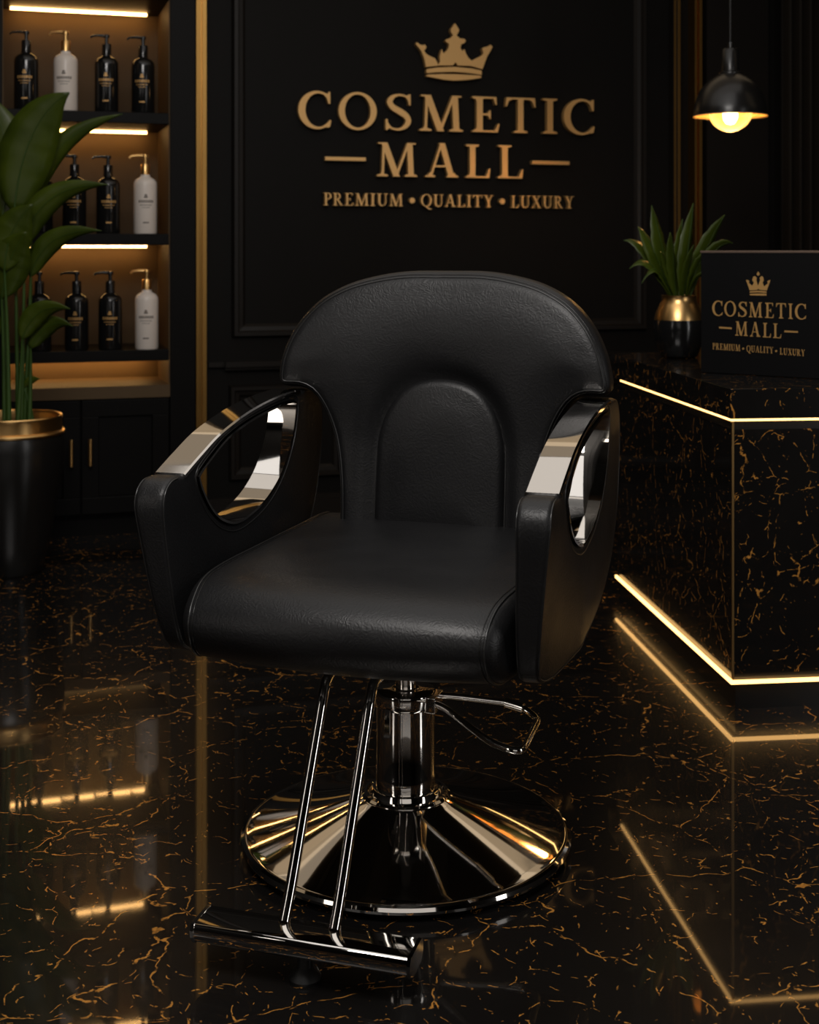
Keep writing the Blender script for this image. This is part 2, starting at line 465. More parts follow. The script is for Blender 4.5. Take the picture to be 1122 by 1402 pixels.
b = MB(); b.box(xl1, xr0, .03, DEP, .08, .52); b.build('cabinet_body', M['cabinet'], unit)
b = MB(); b.box(xl1, xr0, .05, DEP, 0, .08); b.build('toe_kick', M['cabinet'], unit)
def door(x0, x1, hx):
    z0, z1 = .09, .515; w = .062
    b = MB(); b.box(x0, x1, 0, .03, z0, z0+w); b.box(x0, x1, 0, .03, z1-w, z1); b.box(x0, x0+w, 0, .03, z0+w, z1-w); b.box(x1-w, x1, 0, .03, z0+w, z1-w)
    b.box(x0+w, x1-w, .012, .03, z0+w, z1-w)
    d = b.build('door', M['cabinet'], unit, bevel=.002)
    zc = .325
    b = MB(); b.tube([(hx, 0, zc+.035), (hx, -.028, zc+.035)], .005, 10); b.tube([(hx, 0, zc-.035), (hx, -.028, zc-.035)], .005, 10)
    b.tube([(hx, -.028, zc-.05), (hx, -.028, zc+.05)], .0075, 12)
    b.build('handle', M['gold'], d, smooth=40, label='brass bar handle')
xm = CX(111)
door(xm+.003, xr0-.004, CX(123)); door(CX(3)+.003, xm-.003, CX(97))

# pump bottles standing on the shelves
def bottle(name, label, white, loc, rz, h=1.0, group=None):
    t = empty(name, label, 'bottle', loc, rz, group)
    R = .044
    prof = [(0, 0), (R*.93, 0), (R, .006), (R, .185), (R*.97, .197), (R*.80, .208), (R*.50, .2155), (.0185, .219), (.0185, .226)]
    b = MB(); b.lathe(prof, seg=32); b.build('body', M['white_bottle'] if white else M['black_gloss'], t, 40, label='white bottle body' if white else None)
    b = MB(); b.lathe([(0, .226), (.0175, .226), (.0175, .262), (.016, .266), (.0075, .267), (0, .267)], seg=24)
    b.build('collar', M['gold'] if white else M['black_gloss'], t, 40, label='gold collar' if white else None)
    b = MB(); b.lathe([(0, .266), (.0065, .266), (.0065, .292), (0, .292)], seg=16)
    b.lathe([(0, .290), (.011, .290), (.012, .297), (.010, .302), (0, .303)], seg=16)
    b.tube([(0, 0, .2975), (-.030, -.002, .2985), (-.052, -.003, .296), (-.060, -.0035, .288)], [.0065, .0055, .0045, .004], 10)
    b.build('pump', M['gold'] if white else M['black_satin'], t, 40, label='gold pump head' if white else None)
    # label print curved round the front of the body
    b = MB()
    def patch(a0, a1, z0, z1):
        n = 4; vs = []
        for i in range(n+1):
            a = -PI/2+a0+(a1-a0)*i/n
            for z in (z0, z1): vs.append(((R+.0006)*math.cos(a), (R+.0006)*math.sin(a), z))
        b.add(vs, [(2*i, 2*i+2, 2*i+3, 2*i+1) for i in range(n)])
    patch(-.16, .16, .136, .142); patch(-.1, .1, .143, .150)
    for i in range(7): a = -.62+i*.19; patch(a, a+.13, .118, .128)
    for i in range(9): a = -.5+i*.115; patch(a, a+.07, .107, .111)
    for i in range(6): a = -.32+i*.115; patch(a, a+.07, .098, .101)
    patch(-.25, .25, .040, .045)
    b.build('label_print', M['grey_print'] if white else M['print_gold'], t, label='faint grey lettering' if white else 'gold lettering')
    t.scale = (1, 1, h)
    return t
rows = [
 (SH[1], [(36, 0, 'black pump bottle on the top shelf, at its left end'), (90, 1, 'white pump bottle with gold pump on the top shelf'),
          (146, 0, 'black pump bottle on the top shelf, just right of the white one'), (196, 0, 'black pump bottle on the top shelf, at its right end')], 'pump bottles on the top shelf'),
 (SH[2], [(56, 0, 'black pump bottle on the middle shelf, mostly hidden behind the plant leaves'), (102, 0, 'black pump bottle on the middle shelf, second from the left, half behind a leaf'),
          (148, 0, 'black pump bottle on the middle shelf, just left of the white one'), (199, 1, 'white pump bottle with gold pump on the middle shelf')], 'pump bottles on the middle shelf'),
 (SH[3], [(54, 0, 'black pump bottle on the lowest shelf, leftmost, behind the plant stems'), (105, 0, 'black pump bottle on the lowest shelf, second from the left'),
          (151, 0, 'black pump bottle on the lowest shelf, just left of the white one'), (201, 1, 'white pump bottle with gold pump on the lowest shelf')], 'pump bottles on the lowest shelf')]
rnd = random.Random(4)
protos = {}
for z, lst, g in rows:
    for x, wh, lab in lst:
        q = to_wall(wall_pt(x, HY, CD, .055), CD)
        P = Vector((q.x*math.cos(TH)-.055*math.sin(TH), CD+q.x*math.sin(TH)+.055*math.cos(TH), z))
        rz = TH-.12+rnd.uniform(-.12, .12)
        if wh not in protos:
            protos[wh] = bottle('pump_bottle', lab, wh, P, rz, 1.0 if wh else .98, g)
        else:
            src = protos[wh]; t = src.copy(); COL.objects.link(t); t.location = P; t.rotation_euler = (0, 0, rz); t['label'] = lab; t['group'] = g
            for ch in list(src.children):
                c = ch.copy(); COL.objects.link(c); c.parent = t

# ------------------------------------------------------------------ serif lettering
def stroke(pts, ws):
    """closed polygon following a spine with a varying width"""
    P = [np.array(p, float) for p in pts]; L = []; R_ = []
    for i in range(len(P)):
        t = P[min(i+1, len(P)-1)]-P[max(i-1, 0)]; t /= np.linalg.norm(t); nn = np.array([-t[1], t[0]])
        L.append(P[i]+nn*ws[i]/2); R_.append(P[i]-nn*ws[i]/2)
    return [tuple(p) for p in L+R_[::-1]]
def ell(cx, cy, rx, ry, n=40): return [(cx+rx*math.cos(2*PI*i/n), cy+ry*math.sin(2*PI*i/n)) for i in range(n)]
def rect(x0, x1, y0, y1): return [(x0, y0), (x1, y0), (x1, y1), (x0, y1)]
def line(x0, y0, x1, y1, w):
    # slanted stroke with horizontal cut ends; w is horizontal width
    return [(x0-w/2, y0), (x0+w/2, y0), (x1+w/2, y1), (x1-w/2, y1)]
def serif(cx, y, half, up=1, t=.042, stem=.08):
    # bracketed serif
    return [(cx-half, y), (cx+half, y), (cx+half, y+up*t), (cx+stem, y+up*(t+.035)), (cx+stem*.8, y+up*(t+.09)), (cx-stem*.8, y+up*(t+.09)), (cx-stem, y+up*(t+.035)), (cx-half, y+up*t)]
TK = .155  # stem width
def glyph(ch):
    """-> width, [(outline, [cutouts])] with cap height 1"""
    T = TK; h = T/2
    if ch == 'I': return .42, [(rect(.21-h, .21+h, 0, 1), []), (serif(.21, 0, .19), []), (serif(.21, 1, .19, -1), [])]
    if ch == 'O': return .98, [(ell(.49, .5, .49, .52), [ell(.49, .5, .49-T*1.02, .455)])]
    if ch == 'Q': return .98, [(ell(.49, .5, .49, .52), [ell(.49, .5, .49-T*1.02, .455)]), (stroke([(.42, .03), (.58, -.08), (.78, -.2), (.98, -.21)], [.04, .12, .12, .03]), [])]
    if ch == 'C':
        return .86, [(ell(.49, .5, .49, .52), [ell(.53, .5, .50-T, .455), [(.60, .5), (.80, .80), (1.1, 1.2), (1.2, 1.2), (1.2, -.2), (1.1, -.2), (.80, .16)]]),
                     ([(.79, .68), (.835, .68), (.835, 1.0), (.79, 1.0), (.775, .955), (.70, .955), (.66, .93), (.745, .83)], []),
                     ([(.66, .055), (.745, .13), (.83, .24), (.86, .23), (.83, .06), (.78, .03)], [])]
    if ch == 'S':
        pts = catmull([(.585, .80), (.50, .935), (.345, .975), (.20, .92), (.125, .78), (.20, .63), (.36, .52), (.50, .40), (.555, .25), (.47, .09), (.31, .022), (.15, .065), (.055, .21)], False, 5)
        n = len(pts); ws = []
        for i in range(n):
            t = i/(n-1); ws.append(.05+.115*math.exp(-((t-.5)/.20)**2)+.05*math.exp(-((t-.28)/.07)**2)*.6+.05*math.exp(-((t-.72)/.07)**2)*.6)
        return .66, [(stroke(pts, ws), []), ([(.565, .70), (.605, .70), (.605, 1.0), (.57, 1.0), (.50, .95), (.55, .84)], []),
                     ([(.03, .0), (.065, 0), (.13, .06), (.085, .16), (.075, .30), (.03, .30)], [])]
    if ch == 'M':
        return 1.14, [(line(.17, 0, .20, 1, .065), []), (line(.215, 1, .56, 0, T*1.15), []), (line(.545, 0, .90, 1, .075), []), (line(.97, 0, .93, 1, T), []),
                      (serif(.165, 0, .155, stem=.045), []), (serif(.965, 0, .175), []), (rect(.05, .29, .958, 1), []), (rect(.86, 1.10, .958, 1), [])]
    if ch == 'E':
        return .72, [(rect(.19-h, .19+h, 0, 1), []), (serif(.17, 0, .17), []), (serif(.17, 1, .17, -1), []), (rect(.19, .62, 0, .052), []), (rect(.19, .58, .948, 1), []),
                     (rect(.19, .47, .475, .53), []), ([(.445, .38), (.475, .38), (.475, .62), (.445, .62), (.40, .53), (.40, .475)], []),
                     ([(.67, .25), (.70, .25), (.66, 0), (.50, 0), (.58, .055)], []), ([(.60, .78), (.63, .78), (.62, 1), (.48, 1), (.55, .945)], [])]
    if ch == 'T':
        return .84, [(rect(.42-h, .42+h, 0, 1), []), (serif(.42, 0, .19), []), (rect(.04, .80, .948, 1), []),
                     ([(.0, .74), (.03, .74), (.09, .90), (.20, .955), (.20, 1), (.02, 1)], []), ([(.84, .74), (.81, .74), (.75, .90), (.64, .955), (.64, 1), (.82, 1)], [])]
    if ch == 'A':
        return .96, [(line(.15, 0, .46, 1, .065), []), (line(.76, 0, .48, 1.02, T*1.1), []), (rect(.25, .68, .30, .352), []), (serif(.14, 0, .14, stem=.045), []), (serif(.79, 0, .17), [])]
    if ch == 'L':
        return .70, [(rect(.19-h, .19+h, 0, 1), []), (serif(.17, 0, .17), []), (serif(.19, 1, .18, -1), []), (rect(.19, .63, 0, .052), []), ([(.655, .28), (.69, .28), (.66, 0), (.48, 0), (.57, .06)], [])]
    if ch in 'PR':
        g = [(rect(.19-h, .19+h, 0, 1), []), (serif(.19, 0, .18), []), (serif(.17, 1, .17, -1), []),
             (ell(.34, .735, .30, .265), [ell(.30, .735, .30-T*.62, .21), rect(0, .19, .4, 1.1)]), (rect(.19, .36, .948, 1), []), (rect(.19, .36, .47, .522), [])]
        if ch == 'R': g += [(line(.72, 0, .36, .5, T*1.05), []), (rect(.60, .86, 0, .045), [])]
        return (.84 if ch == 'R' else .66), g
    if ch == 'U':
        sp = catmull([(.20, 1), (.20, .6), (.205, .30), (.28, .09), (.46, .03), (.64, .10), (.71, .32), (.71, .6), (.71, 1)], False, 5); n = len(sp)
        ws = [T if i/(n-1) < .3 else (T-(T-.06)*min(1, (i/(n-1)-.3)/.25)) for i in range(n)]
        return .90, [(stroke(sp, ws), []), (serif(.20, 1, .18, -1), []), (serif(.71, 1, .15, -1, stem=.04), [])]
    if ch == 'Y':
        return .88, [(rect(.44-h, .44+h, 0, .48), []), (line(.44, .42, .18, 1, T*1.05), []), (line(.45, .42, .70, 1, .07), []), (serif(.44, 0, .18), []), (rect(.02, .34, .957, 1), []), (rect(.57, .86, .957, 1), [])]
    if ch == 'X':
        return .88, [(line(.72, 0, .18, 1, T*1.15), []), (line(.14, 0, .70, 1, .07), []), (rect(.0, .30, 0, .043), []), (rect(.56, .88, 0, .043), []), (rect(.03, .34, .957, 1), []), (rect(.55, .84, .957, 1), [])]
    if ch == '.': return .3, [(ell(.15, .47, .10, .12, 16), [])]
    if ch == '-': return 1.0, [(rect(0, 1, 0, 1), [])]
def extrude_shapes(b, shapes, fx, t0, t1):
    """union of 2-D shapes, extruded; fx(x,y,t)->point"""
    verts = []; edges = []
    for o, hs in shapes:
        for L in [o]+hs:
            k = len(verts); verts += [Vector(p) for p in L]; edges += [(k+i, k+(i+1) % len(L)) for i in range(len(L))]
    r = geometry.delaunay_2d_cdt(verts, edges, [], 0, 1e-6)
    V = [tuple(v) for v in r[0]]; T = [tuple(f) for f in r[2]]
    C = np.array([np.mean([V[i] for i in f], axis=0) for f in T]); ok = np.zeros(len(T), bool)
    for o, hs in shapes:
        q = inside(C, o)
        for h in hs: q &= ~inside(C, h)
        ok |= q
    T = [f for f, q in zip(T, ok) if q]; n = len(V)
    vs = [fx(x, y, t0) for x, y in V]+[fx(x, y, t1) for x, y in V]; fs = list(T)+[tuple(i+n for i in f[::-1]) for f in T]
    cnt = {}
    for f in T:
        for i in range(3):
            e = (f[i], f[(i+1) % 3]); cnt.setdefault(tuple(sorted(e)), []).append(e)
    for e in cnt.values():
        if len(e) == 1: a, c = e[0]; fs.append((c, a, a+n, c+n))
    used = sorted({i for f in fs for i in f}); mp = {u: i for i, u in enumerate(used)}
    b.add([vs[u] for u in used], [tuple(mp[i] for i in f) for f in fs])
def place_glyph(b, ch, x0, x1, z0, z1, t0, t1, tf):
    w, sh = glyph(ch)
    allx = [p[0] for o, _ in sh for p in o if -.3 < p[0] < 1.3]; lo, hi = min(allx), max(allx)
    if ch == 'C': hi = .86
    sc = (x1-x0)/(hi-lo)
    extrude_shapes(b, sh, lambda x, y, t: tf(x0+(x-lo)*sc, z0+y*(z1-z0), t), t0, t1)

# wall sign: raised gold letters
sign = empty('wall_sign', 'raised gold sign with crown and serif lettering on the black back wall', 'sign', (0, WD, 0), TH)
SN = .030   # stand-off of the letter faces
def sp(cx, cy):    # crop coordinates -> wall coordinates at the letter face
    p = wall_pt(380+cx/2.439, 10+cy/2.439, WD, -SN); return to_wall(p, WD)
idt = lambda x, z, t: (x, t, z)
def line_of(word, boxes, y0a, y1a, xa, y0b, y1b, xb, overs=0):
    for ch, (a, c) in zip(word, boxes):
        m = (a+c)/2; k = (m-xa)/(xb-xa); yt = y0a+(y0b-y0a)*k; yb = y1a+(y1b-y1a)*k
        A = sp(a, yb); B = sp(c, yb); zt_ = sp(m, yt).z; zb_ = sp(m, yb).z
        b = MB(); place_glyph(b, ch, A.x, B.x, zb_, zt_, -SN, -.004, idt); b.build('letter', M['sign_gold'], sign, label=None)
line_of('COSMETIC', [(70, 180), (205, 332), (362, 447), (475, 620), (652, 742), (763, 863), (888, 935), (957, 1060)], 281, 404, 125, 308, 424, 1008)
line_of('MALL', [(333, 467), (495, 605), (630, 712), (737, 822)], 452, 565, 400, 461, 571, 780)
def auto(word, a, c, gap=.14):
    ws = [glyph(ch)[0] for ch in word]; tot = sum(ws)+gap*(len(word)-1); k = (c-a)/tot; x = a; out = []
    for w in ws: out.append((x, x+w*k)); x += (w+gap)*k
    return out
line_of('PREMIUM', auto('PREMIUM', 155, 420), 619, 661, 155, 623, 664, 420)
line_of('QUALITY', auto('QUALITY', 480, 723), 624, 665, 480, 628, 668, 723)
line_of('LUXURY', auto('LUXURY', 782, 992), 629, 669, 782, 631, 672, 992)
for (x0, x1, y0, y1) in ((160, 296, 500, 512), (852, 976, 513, 525)):
    A = sp(x0, y1); B = sp(x1, y1); zt_ = sp((x0+x1)/2, y0).z; b = MB(); b.box(A.x, B.x, -SN, -.004, A.z*.5+B.z*.5, zt_); b.build('dash', M['sign_gold'], sign)
for (x, y) in ((451, 645), (752, 648)):
    A = sp(x, y); r = abs(sp(x+9, y).x-A.x); b = MB()
    extrude_shapes(b, [(ell(A.x, A.z, r, r, 20), [])], idt, -SN, -.004); b.build('dot', M['sign_gold'], sign)
# crown
def crown_pt(cx, cy):
    p = wall_pt(560+cx/8.63, 20+cy/8.63, WD, -SN); q = to_wall(p, WD); return (q.x, q.z)
body = [(205,618),(185,520),(150,430),(105,375),(85,345),(97,325),(130,352),(165,362),(190,352),(208,378),(200,405),(182,425),(205,462),(250,490),(310,515),(335,560),(345,592),
        (372,560),(366,500),(378,445),(392,408),(408,455),(440,440),(470,395),(478,350),(455,330),(430,312),(445,290),(490,280),(525,245),(497,200),(500,165),(522,140),(547,100),(572,140),(597,180),(590,205),(566,245),
        (605,280),(655,285),(676,308),(660,335),(620,352),(612,395),(635,430),(660,408),(676,460),(705,510),(745,545),(800,515),(855,490),(885,458),(868,400),(890,385),(935,378),(965,355),(992,380),(965,430),(925,500),(900,565),(872,645),
        (735,605),(580,600),(552,560),(525,598),(360,600)]
b = MB(); extrude_shapes(b, [([crown_pt(*p) for p in body], [])], idt, -SN, -.004); b.build('crown_points', M['sign_gold'], sign)
b = MB(); extrude_shapes(b, [([crown_pt(*p) for p in [(210,645),(330,625),(540,617),(740,635),(862,662),(862,712),(720,690),(540,675),(340,680),(212,690)]], [])], idt, -SN, -.004); b.build('crown_band', M['sign_gold'], sign)
b = MB(); extrude_shapes(b, [([crown_pt(*p) for p in [(212,710),(380,702),(540,703),(720,712),(858,722),(855,748),(700,770),(540,780),(400,765),(212,728)]], [])], idt, -SN, -.004); b.build('crown_band', M['sign_gold'], sign)

# ------------------------------------------------------------------ reception counter
PH = math.radians(6.35)
cnr = Vector((.753, 3.10, 0))
counter = empty('reception_counter', 'black marble reception counter edged with glowing warm light strips', 'counter', cnr, PH)
LX, LY = 1.6, 1.02          # local x right, y away
b = MB(); b.box(.004, LX, .004, LY, .085, .655); b.build('body', M['counter'], counter)
b = MB(); b.box(-.006, LX, -.006, LY+.08, .681, .751); b.build('top_slab', M['counter'], counter, bevel=.0015)
b = MB(); b.box(.012, LX, .012, LY, 0, .062); b.build('plinth', M['black_satin'], counter)
b = MB(); b.box(.002, LX, .004, LY, .655, .681); b.box(.006, LX, .008, LY, .062, .085); b.build('recess', M['black_satin'], counter)
def lstrip(z, t, ext, lx, y1):
    b = MB(); b.box(ext, lx, ext, ext+.006, z, z+t); b.build('led_strip', M['led_counter'], counter, label='glowing warm light strip on the front face')
    b = MB(); b.box(ext, ext+.006, ext+.0065, y1, z, z+t); b.build('led_strip', M['led_counter'], counter, label='glowing warm light strip on the left end')
lstrip(.6755, .0055, -.004, LX, .96)
lstrip(.0625, .0085, -.004, LX, 1.02)
b = MB(); b.box(-.0005, .0045, -.0005, .0045, .073, .675); b.build('corner_strip', M['gold'], counter, label='thin brass strip along the corner')

# display box on the counter
bx = empty('display_box', 'black presentation box with gold crown logo standing on the counter', 'box', (.772, 3.52, .7515), -math.radians(36))
BW, BH, BD = .40, .322, .09
b = MB(); b.box(0, BW, 0, BD, 0, BH-.006); b.build('box_body', M['box'], bx, bevel=.0015)
b = MB(); b.box(-.0015, BW+.0015, -.0015, BD+.0015, BH-.006, BH); b.build('lid_edge', plain('bronze_edge', (.24, .17, .13), .35, .6), bx, bevel=.0008, label='thin bronze top edge')
def bp(cx, cy):
    X, Yp = 960+cx/6.926, 330+cy/6.926; a = (X-HX)/FPX; cs, sn = math.cos(math.radians(-36)), math.sin(math.radians(-36))
    # line through (.772,3.52) with direction (cs,sn)
    s_ = (a*3.52-.772)/(cs-a*sn); Y = 3.52+s_*sn
    return s_, EYE-(Yp-HY)/FPX*Y-.7515
b = MB()
def bline(word, boxes, ya0, ya1, xa, yb0, yb1, xb):
    for ch, (a, c) in zip(word, boxes):
        m = (a+c)/2; k = (m-xa)/(xb-xa); yt = ya0+(yb0-ya0)*k; yb = ya1+(yb1-ya1)*k
        place_glyph(b, ch, bp(a, yb)[0], bp(c, yb)[0], bp(m, yb)[1], bp(m, yt)[1], -.0012, .0005, idt)
bline('COSMETIC', [(110, 208), (225, 335), (358, 437), (457, 585), (612, 694), (716, 810), (832, 874), (895, 1000)], 567, 708, 160, 597, 742, 950)
bline('MALL', [(328, 446), (468, 566), (590, 667), (688, 765)], 763, 898, 385, 783, 920, 725)
bline('PREMIUM', auto('PREMIUM', 113, 375), 966, 1026, 113, 984, 1044, 375)
bline('QUALITY', auto('QUALITY', 436, 690), 990, 1050, 436, 1006, 1066, 690)
bline('LUXURY', auto('LUXURY', 752, 990), 1014, 1076, 752, 1030, 1092, 990)
for q in ([(175, 812), (295, 820), (295, 836), (175, 828)], [(795, 848), (922, 855), (922, 870), (795, 864)]):
    extrude_shapes(b, [([bp(*p) for p in q], [])], idt, -.0012, .0005)
for (x, y) in ((404, 1020), (717, 1043)):
    c = bp(x, y); extrude_shapes(b, [(ell(c[0], c[1], .0026, .0026, 14), [])], idt, -.0012, .0005)
bc = [(465,468),(450,420),(430,370),(445,368),(463,380),(455,395),(488,425),(505,395),(490,370),(500,338),(515,332),(532,348),(528,372),(545,425),(565,372),(560,348),(578,332),(592,340),(600,370),(588,395),(602,432),(640,400),(632,380),(662,368),(645,420),(628,468),(560,463),(546,452),(535,463)]
for q in (bc, [(466,477),(545,471),(625,477),(625,492),(545,486),(466,490)], [(466,500),(545,497),(625,500),(623,517),(545,517),(468,514)], [(546,288),(562,315),(546,332),(531,315)]):
    extrude_shapes(b, [([bp(*p) for p in q], [])], idt, -.0012, .0005)
b.build('printed_logo', M['print_gold'], bx, label='gold crown and lettering printed on the front')

# ------------------------------------------------------------------ plants
def leaf(name, base, tip, width, bend, side, mat, parent, fold=.25, n=16, droop=0.0, wp=.45, twist=0.0, mid=True):
    """a blade from base to tip; bend = sideways bow of the spine (vector), side = direction of the blade's width"""
    base, tip, bend = Vector(base), Vector(tip), Vector(bend); vs = []; fs = []; spn = []
    for i in range(n+1):
        t = i/n; p = base.lerp(tip, t)+bend*(4*t*(1-t)); p.z -= droop*t**3; spn.append(p)
    S0 = Vector(side).normalized()
    for i in range(n+1):
        t = i/n; tg = (spn[min(i+1, n)]-spn[max(i-1, 0)]).normalized(); s = (S0-tg*S0.dot(tg)).normalized()
        s = Matrix.Rotation(twist*t, 3, tg) @ s; nn = tg.cross(s)
        u = (t**wp)*((1-t)**1.05)/((wp/(wp+1.05))**wp*((1.05/(wp+1.05))**1.05)) if 0 < t < 1 else 0
        w = width/2*max(u, .03)
        for q in (-1, -.55, 0, .55, 1):
            vs.append(spn[i]+s*w*q+nn*(abs(q)*fold*w+.06*w*math.sin(t*34+q)*abs(q)))
    for i in range(n):
        for k in range(4): fs.append((i*5+k, i*5+k+1, (i+1)*5+k+1, (i+1)*5+k))
    o = mesh(name, vs, fs, mat, parent, True)
    sm = o.modifiers.new('thick', 'SOLIDIFY'); sm.thickness = .0012
    if mid:
        b = MB(); b.tube([p+Vector((0, -.0012, 0)) for p in spn], [max(.0007, width*.016*(1-i/n)) for i in range(n+1)], 6)
        b.build('midrib', M['stem'], o, 80)
    return o

PY = 4.45
pc = px(14, HY, PY); pc.z = 0
pl = empty('potted_plant', 'tall leafy green plant in a large black pot with a gold band on the floor', 'plant', pc)
RB = [(0, 0), (.100, 0), (.108, .01), (.128, .10), (.152, .22), (.170, .32), (.178, .40), (.176, .445), (.172, .462)]
b = MB(); b.lathe(RB, seg=64, cap=False); b.build('pot', M['black_satin'], pl, 40)
b = MB(); b.lathe([(.172, .460), (.178, .463), (.180, .469), (.177, .474), (.170, .477), (.168, .515), (.1705, .521), (.168, .525), (.161, .523), (.159, .515), (.160, .47)], seg=64, cap=False)
b.build('gold_rim', M['gold'], pl, 40, label='polished gold band round the rim')
b = MB(); b.lathe([(0, .488), (.08, .492), (.161, .486)], seg=40, cap=False); b.build('soil', M['soil'], pl, 60)
def lp(x, y, dy=0.0): return px(x, y, PY+dy)-pc
def big(bx_, by_, tx, ty, w, bend, root, dyb=0, dyt=0, side=(1, 0, .2), fold=.3, wp=.5, tw=0):
    B = lp(bx_, by_, dyb); T = lp(tx, ty, dyt)
    o = leaf('leaf', B, T, w*.88, bend, side, M['leaf'], pl, fold=fold, wp=wp, twist=tw)
    R0 = Vector((root[0], root[1], .488)); b = MB(); pts = []
    for i in range(15):
        t = i/14; c = R0.lerp(Vector((R0.x*.4+B.x*.6, R0.y, (R0.z+B.z)*.55)), t); d = Vector((R0.x*.4+B.x*.6, R0.y, (R0.z+B.z)*.55)).lerp(B, t); pts.append(c.lerp(d, t))
    b.tube(pts, [.0085*(1-.62*i/14) for i in range(15)], 8); b.build('stem', M['stem'], pl, 80)
big(19, 292, 95, 127, .205, (-.03, 0, .06), (.035, -.03), -.05, -.10, (1, .15, -.5), .22, .62)
big(44, 285, 168, 156, .085, (-.06, 0, .045), (.06, 0), 0, .0, (.7, .4, -.7), .35, .6)
big(33, 338, 148, 253, .10, (-.05, 0, .055), (.05, -.05), -.08, -.12, (.5, .3, -.8), .35, .6)
big(42, 380, 139, 316, .085, (-.04, 0, .045), (.055, -.03), -.05, -.10, (.5, .3, -.8), .35, .6)
big(30, 466, 96, 423, .085, (-.02, 0, .04), (.045, -.07), -.10, -.14, (.5, .3, -.8), .3, .6)
big(42, 478, 100, 447, .075, (-.01, 0, .04), (.075, -.04), -.06, -.10, (.5, .3, -.8), .3, .6)
big(2, 300, -14, 130, .22, (.04, 0, 0), (-.01, 0), .02, .04, (1, 0, 0), .2, .6)
big(6, 372, 45, 280, .15, (-.02, 0, .02), (.02, -.08), -.12, -.16, (1, .1, -.4), .25, .7)
big(2, 410, 36, 318, .15, (-.01, 0, .02), (.0, -.06), -.08, -.16, (1, .1, -.3), .25, .7)
big(-20, 380, -45, 250, .13, (0, 0, 0), (-.05, -.04), -.08, -.1, (1, .1, -.3), .25, .7)
big(-8, 470, -50, 400, .12, (0, 0, .02), (-.06, -.06), -.08, -.1, (1, .1, -.3), .25, .7)
big(-30, 300, -110, 170, .15, (0, 0, .03), (-.07, 0), 0, -.1, (1, .1, .3), .25, .7)
big(-12, 520, -30, 470, .07, (0, 0, .02), (-.03, -.08), -.12, -.16, (1, .1, -.3), .25, .7)
big(31, 530, 56, 519, .03, (0, 0, .01), (.085, -.03), -.04, -.05, (1, .1, -.3), .25, .7)

QY = 4.02
qc = px(930, HY, QY); qc.z = .7515
sp_ = empty('small_potted_plant', 'small leafy plant in a black and gold round pot on the counter', 'plant', qc)
b = MB(); b.lathe([(0, 0), (.048, 0), (.056, .006), (.070, .045), (.0755, .080), (.0755, .100), (.073, .115)], seg=48, cap=False); b.build('pot', M['black_gloss'], sp_, 40)
b = MB(); b.lathe([(.0735, .114), (.070, .132), (.058, .160), (.052, .172), (.0515, .184), (.053, .187), (.050, .188), (.047, .184), (.047, .165)], seg=48, cap=False); b.build('gold_neck', M['gold'], sp_, 40, label='gold neck')
b = MB(); b.lathe([(0, .172), (.048, .170)], seg=24, cap=False); b.build('soil', M['soil'], sp_)
def small(tx, ty, w, dy, up, root=0.0, wp=.55):
    T = px(tx, ty, QY+dy)-qc; B = Vector((root, dy*.1, .172)); L = (T-B).length
    mid_ = B.lerp(T, .5); bend = Vector((0, 0, up))
    s = Vector((T.z-B.z, .3, -(T.x-B.x))).normalized()
    leaf('leaf', B, T, w*1.45, bend, s, M['leaf'], sp_, fold=.28, wp=wp, n=14)
small(893, 281, .052, .0, .01, -.015, .9); small(950, 278, .05, .02, 0, .01, .9); small(993, 294, .052, -.02, .02, .02, .9)
small(874, 310, .050, -.03, .03, -.02, .9); small(854, 329, .042, .01, .055, -.02, .9); small(1004, 333, .045, .0, .05, .03, .9)
small(862, 368, .036, -.06, .06, -.02, .9); small(879, 388, .03, -.08, .065, -.02, .9); small(918, 318, .045, -.07, .02, -.01, 1.0)
small(972, 345, .042, -.05, .03, .02, 1.0); small(935, 300, .045, .06, .0, .0, 1.0); small(978, 392, .03, -.07, .05, .02, .9); small(905, 345, .038, -.08, .03, -.01, 1.0); small(950, 335, .040, -.08, .01, .01, 1.0)

# ------------------------------------------------------------------ pendant lamp
LYd = 4.6
lc = px(1000.5, 160, LYd)
lamp = empty('pendant_lamp', 'black metal dome pendant lamp with lit glass bulb hanging above the counter', 'lamp', lc)
sc = LYd/FPX
dome = [(50*sc, 0), (49*sc, 12*sc), (44*sc, 30*sc), (36*sc, 43*sc), (26*sc, 52*sc), (16*sc, 58*sc), (14*sc, 60*sc)]
dm = [(r, z) for r, z in catmull(dome, False, 5)]
b = MB(); b.lathe(dm, seg=64, cap=False); b.build('shade', M['black_satin'], lamp, 60)
b = MB(); b.lathe([(50.6*sc, 0), (50.2*sc, 1.0*sc)]+[(r-.003, z) for r, z in dm[1:]], seg=64, cap=False); b.build('shade_lining', M['shade_in'], lamp, 60, label='warm gold inside of the shade')
b = MB(); b.lathe([(0, 56*sc), (16.5*sc, 57*sc), (16.5*sc, 60*sc), (12*sc, 62*sc), (12*sc, 90*sc), (10*sc, 93*sc), (4*sc, 94*sc), (4*sc, 102*sc), (0, 102*sc)], seg=32); b.build('socket_cap', M['black_satin'], lamp, 40)
b = MB(); b.tube([(0, 0, 100*sc), (0, 0, 2.93-lc.z)], .0035, 8); b.build('cord', M['rubber'], lamp, 60)
b = MB(); b.lathe([(0, 2.91-lc.z), (.05, 2.915-lc.z), (.055, 2.95-lc.z), (0, 2.95-lc.z)], seg=32); b.build('ceiling_rose', M['black_satin'], lamp, 40)
RG = 30*sc
gp = [(RG*math.sin(a), -RG*math.cos(a)+9*sc) for a in [PI*i/24*.86 for i in range(25)]]+[(9*sc, 42*sc), (9*sc, 50*sc)]
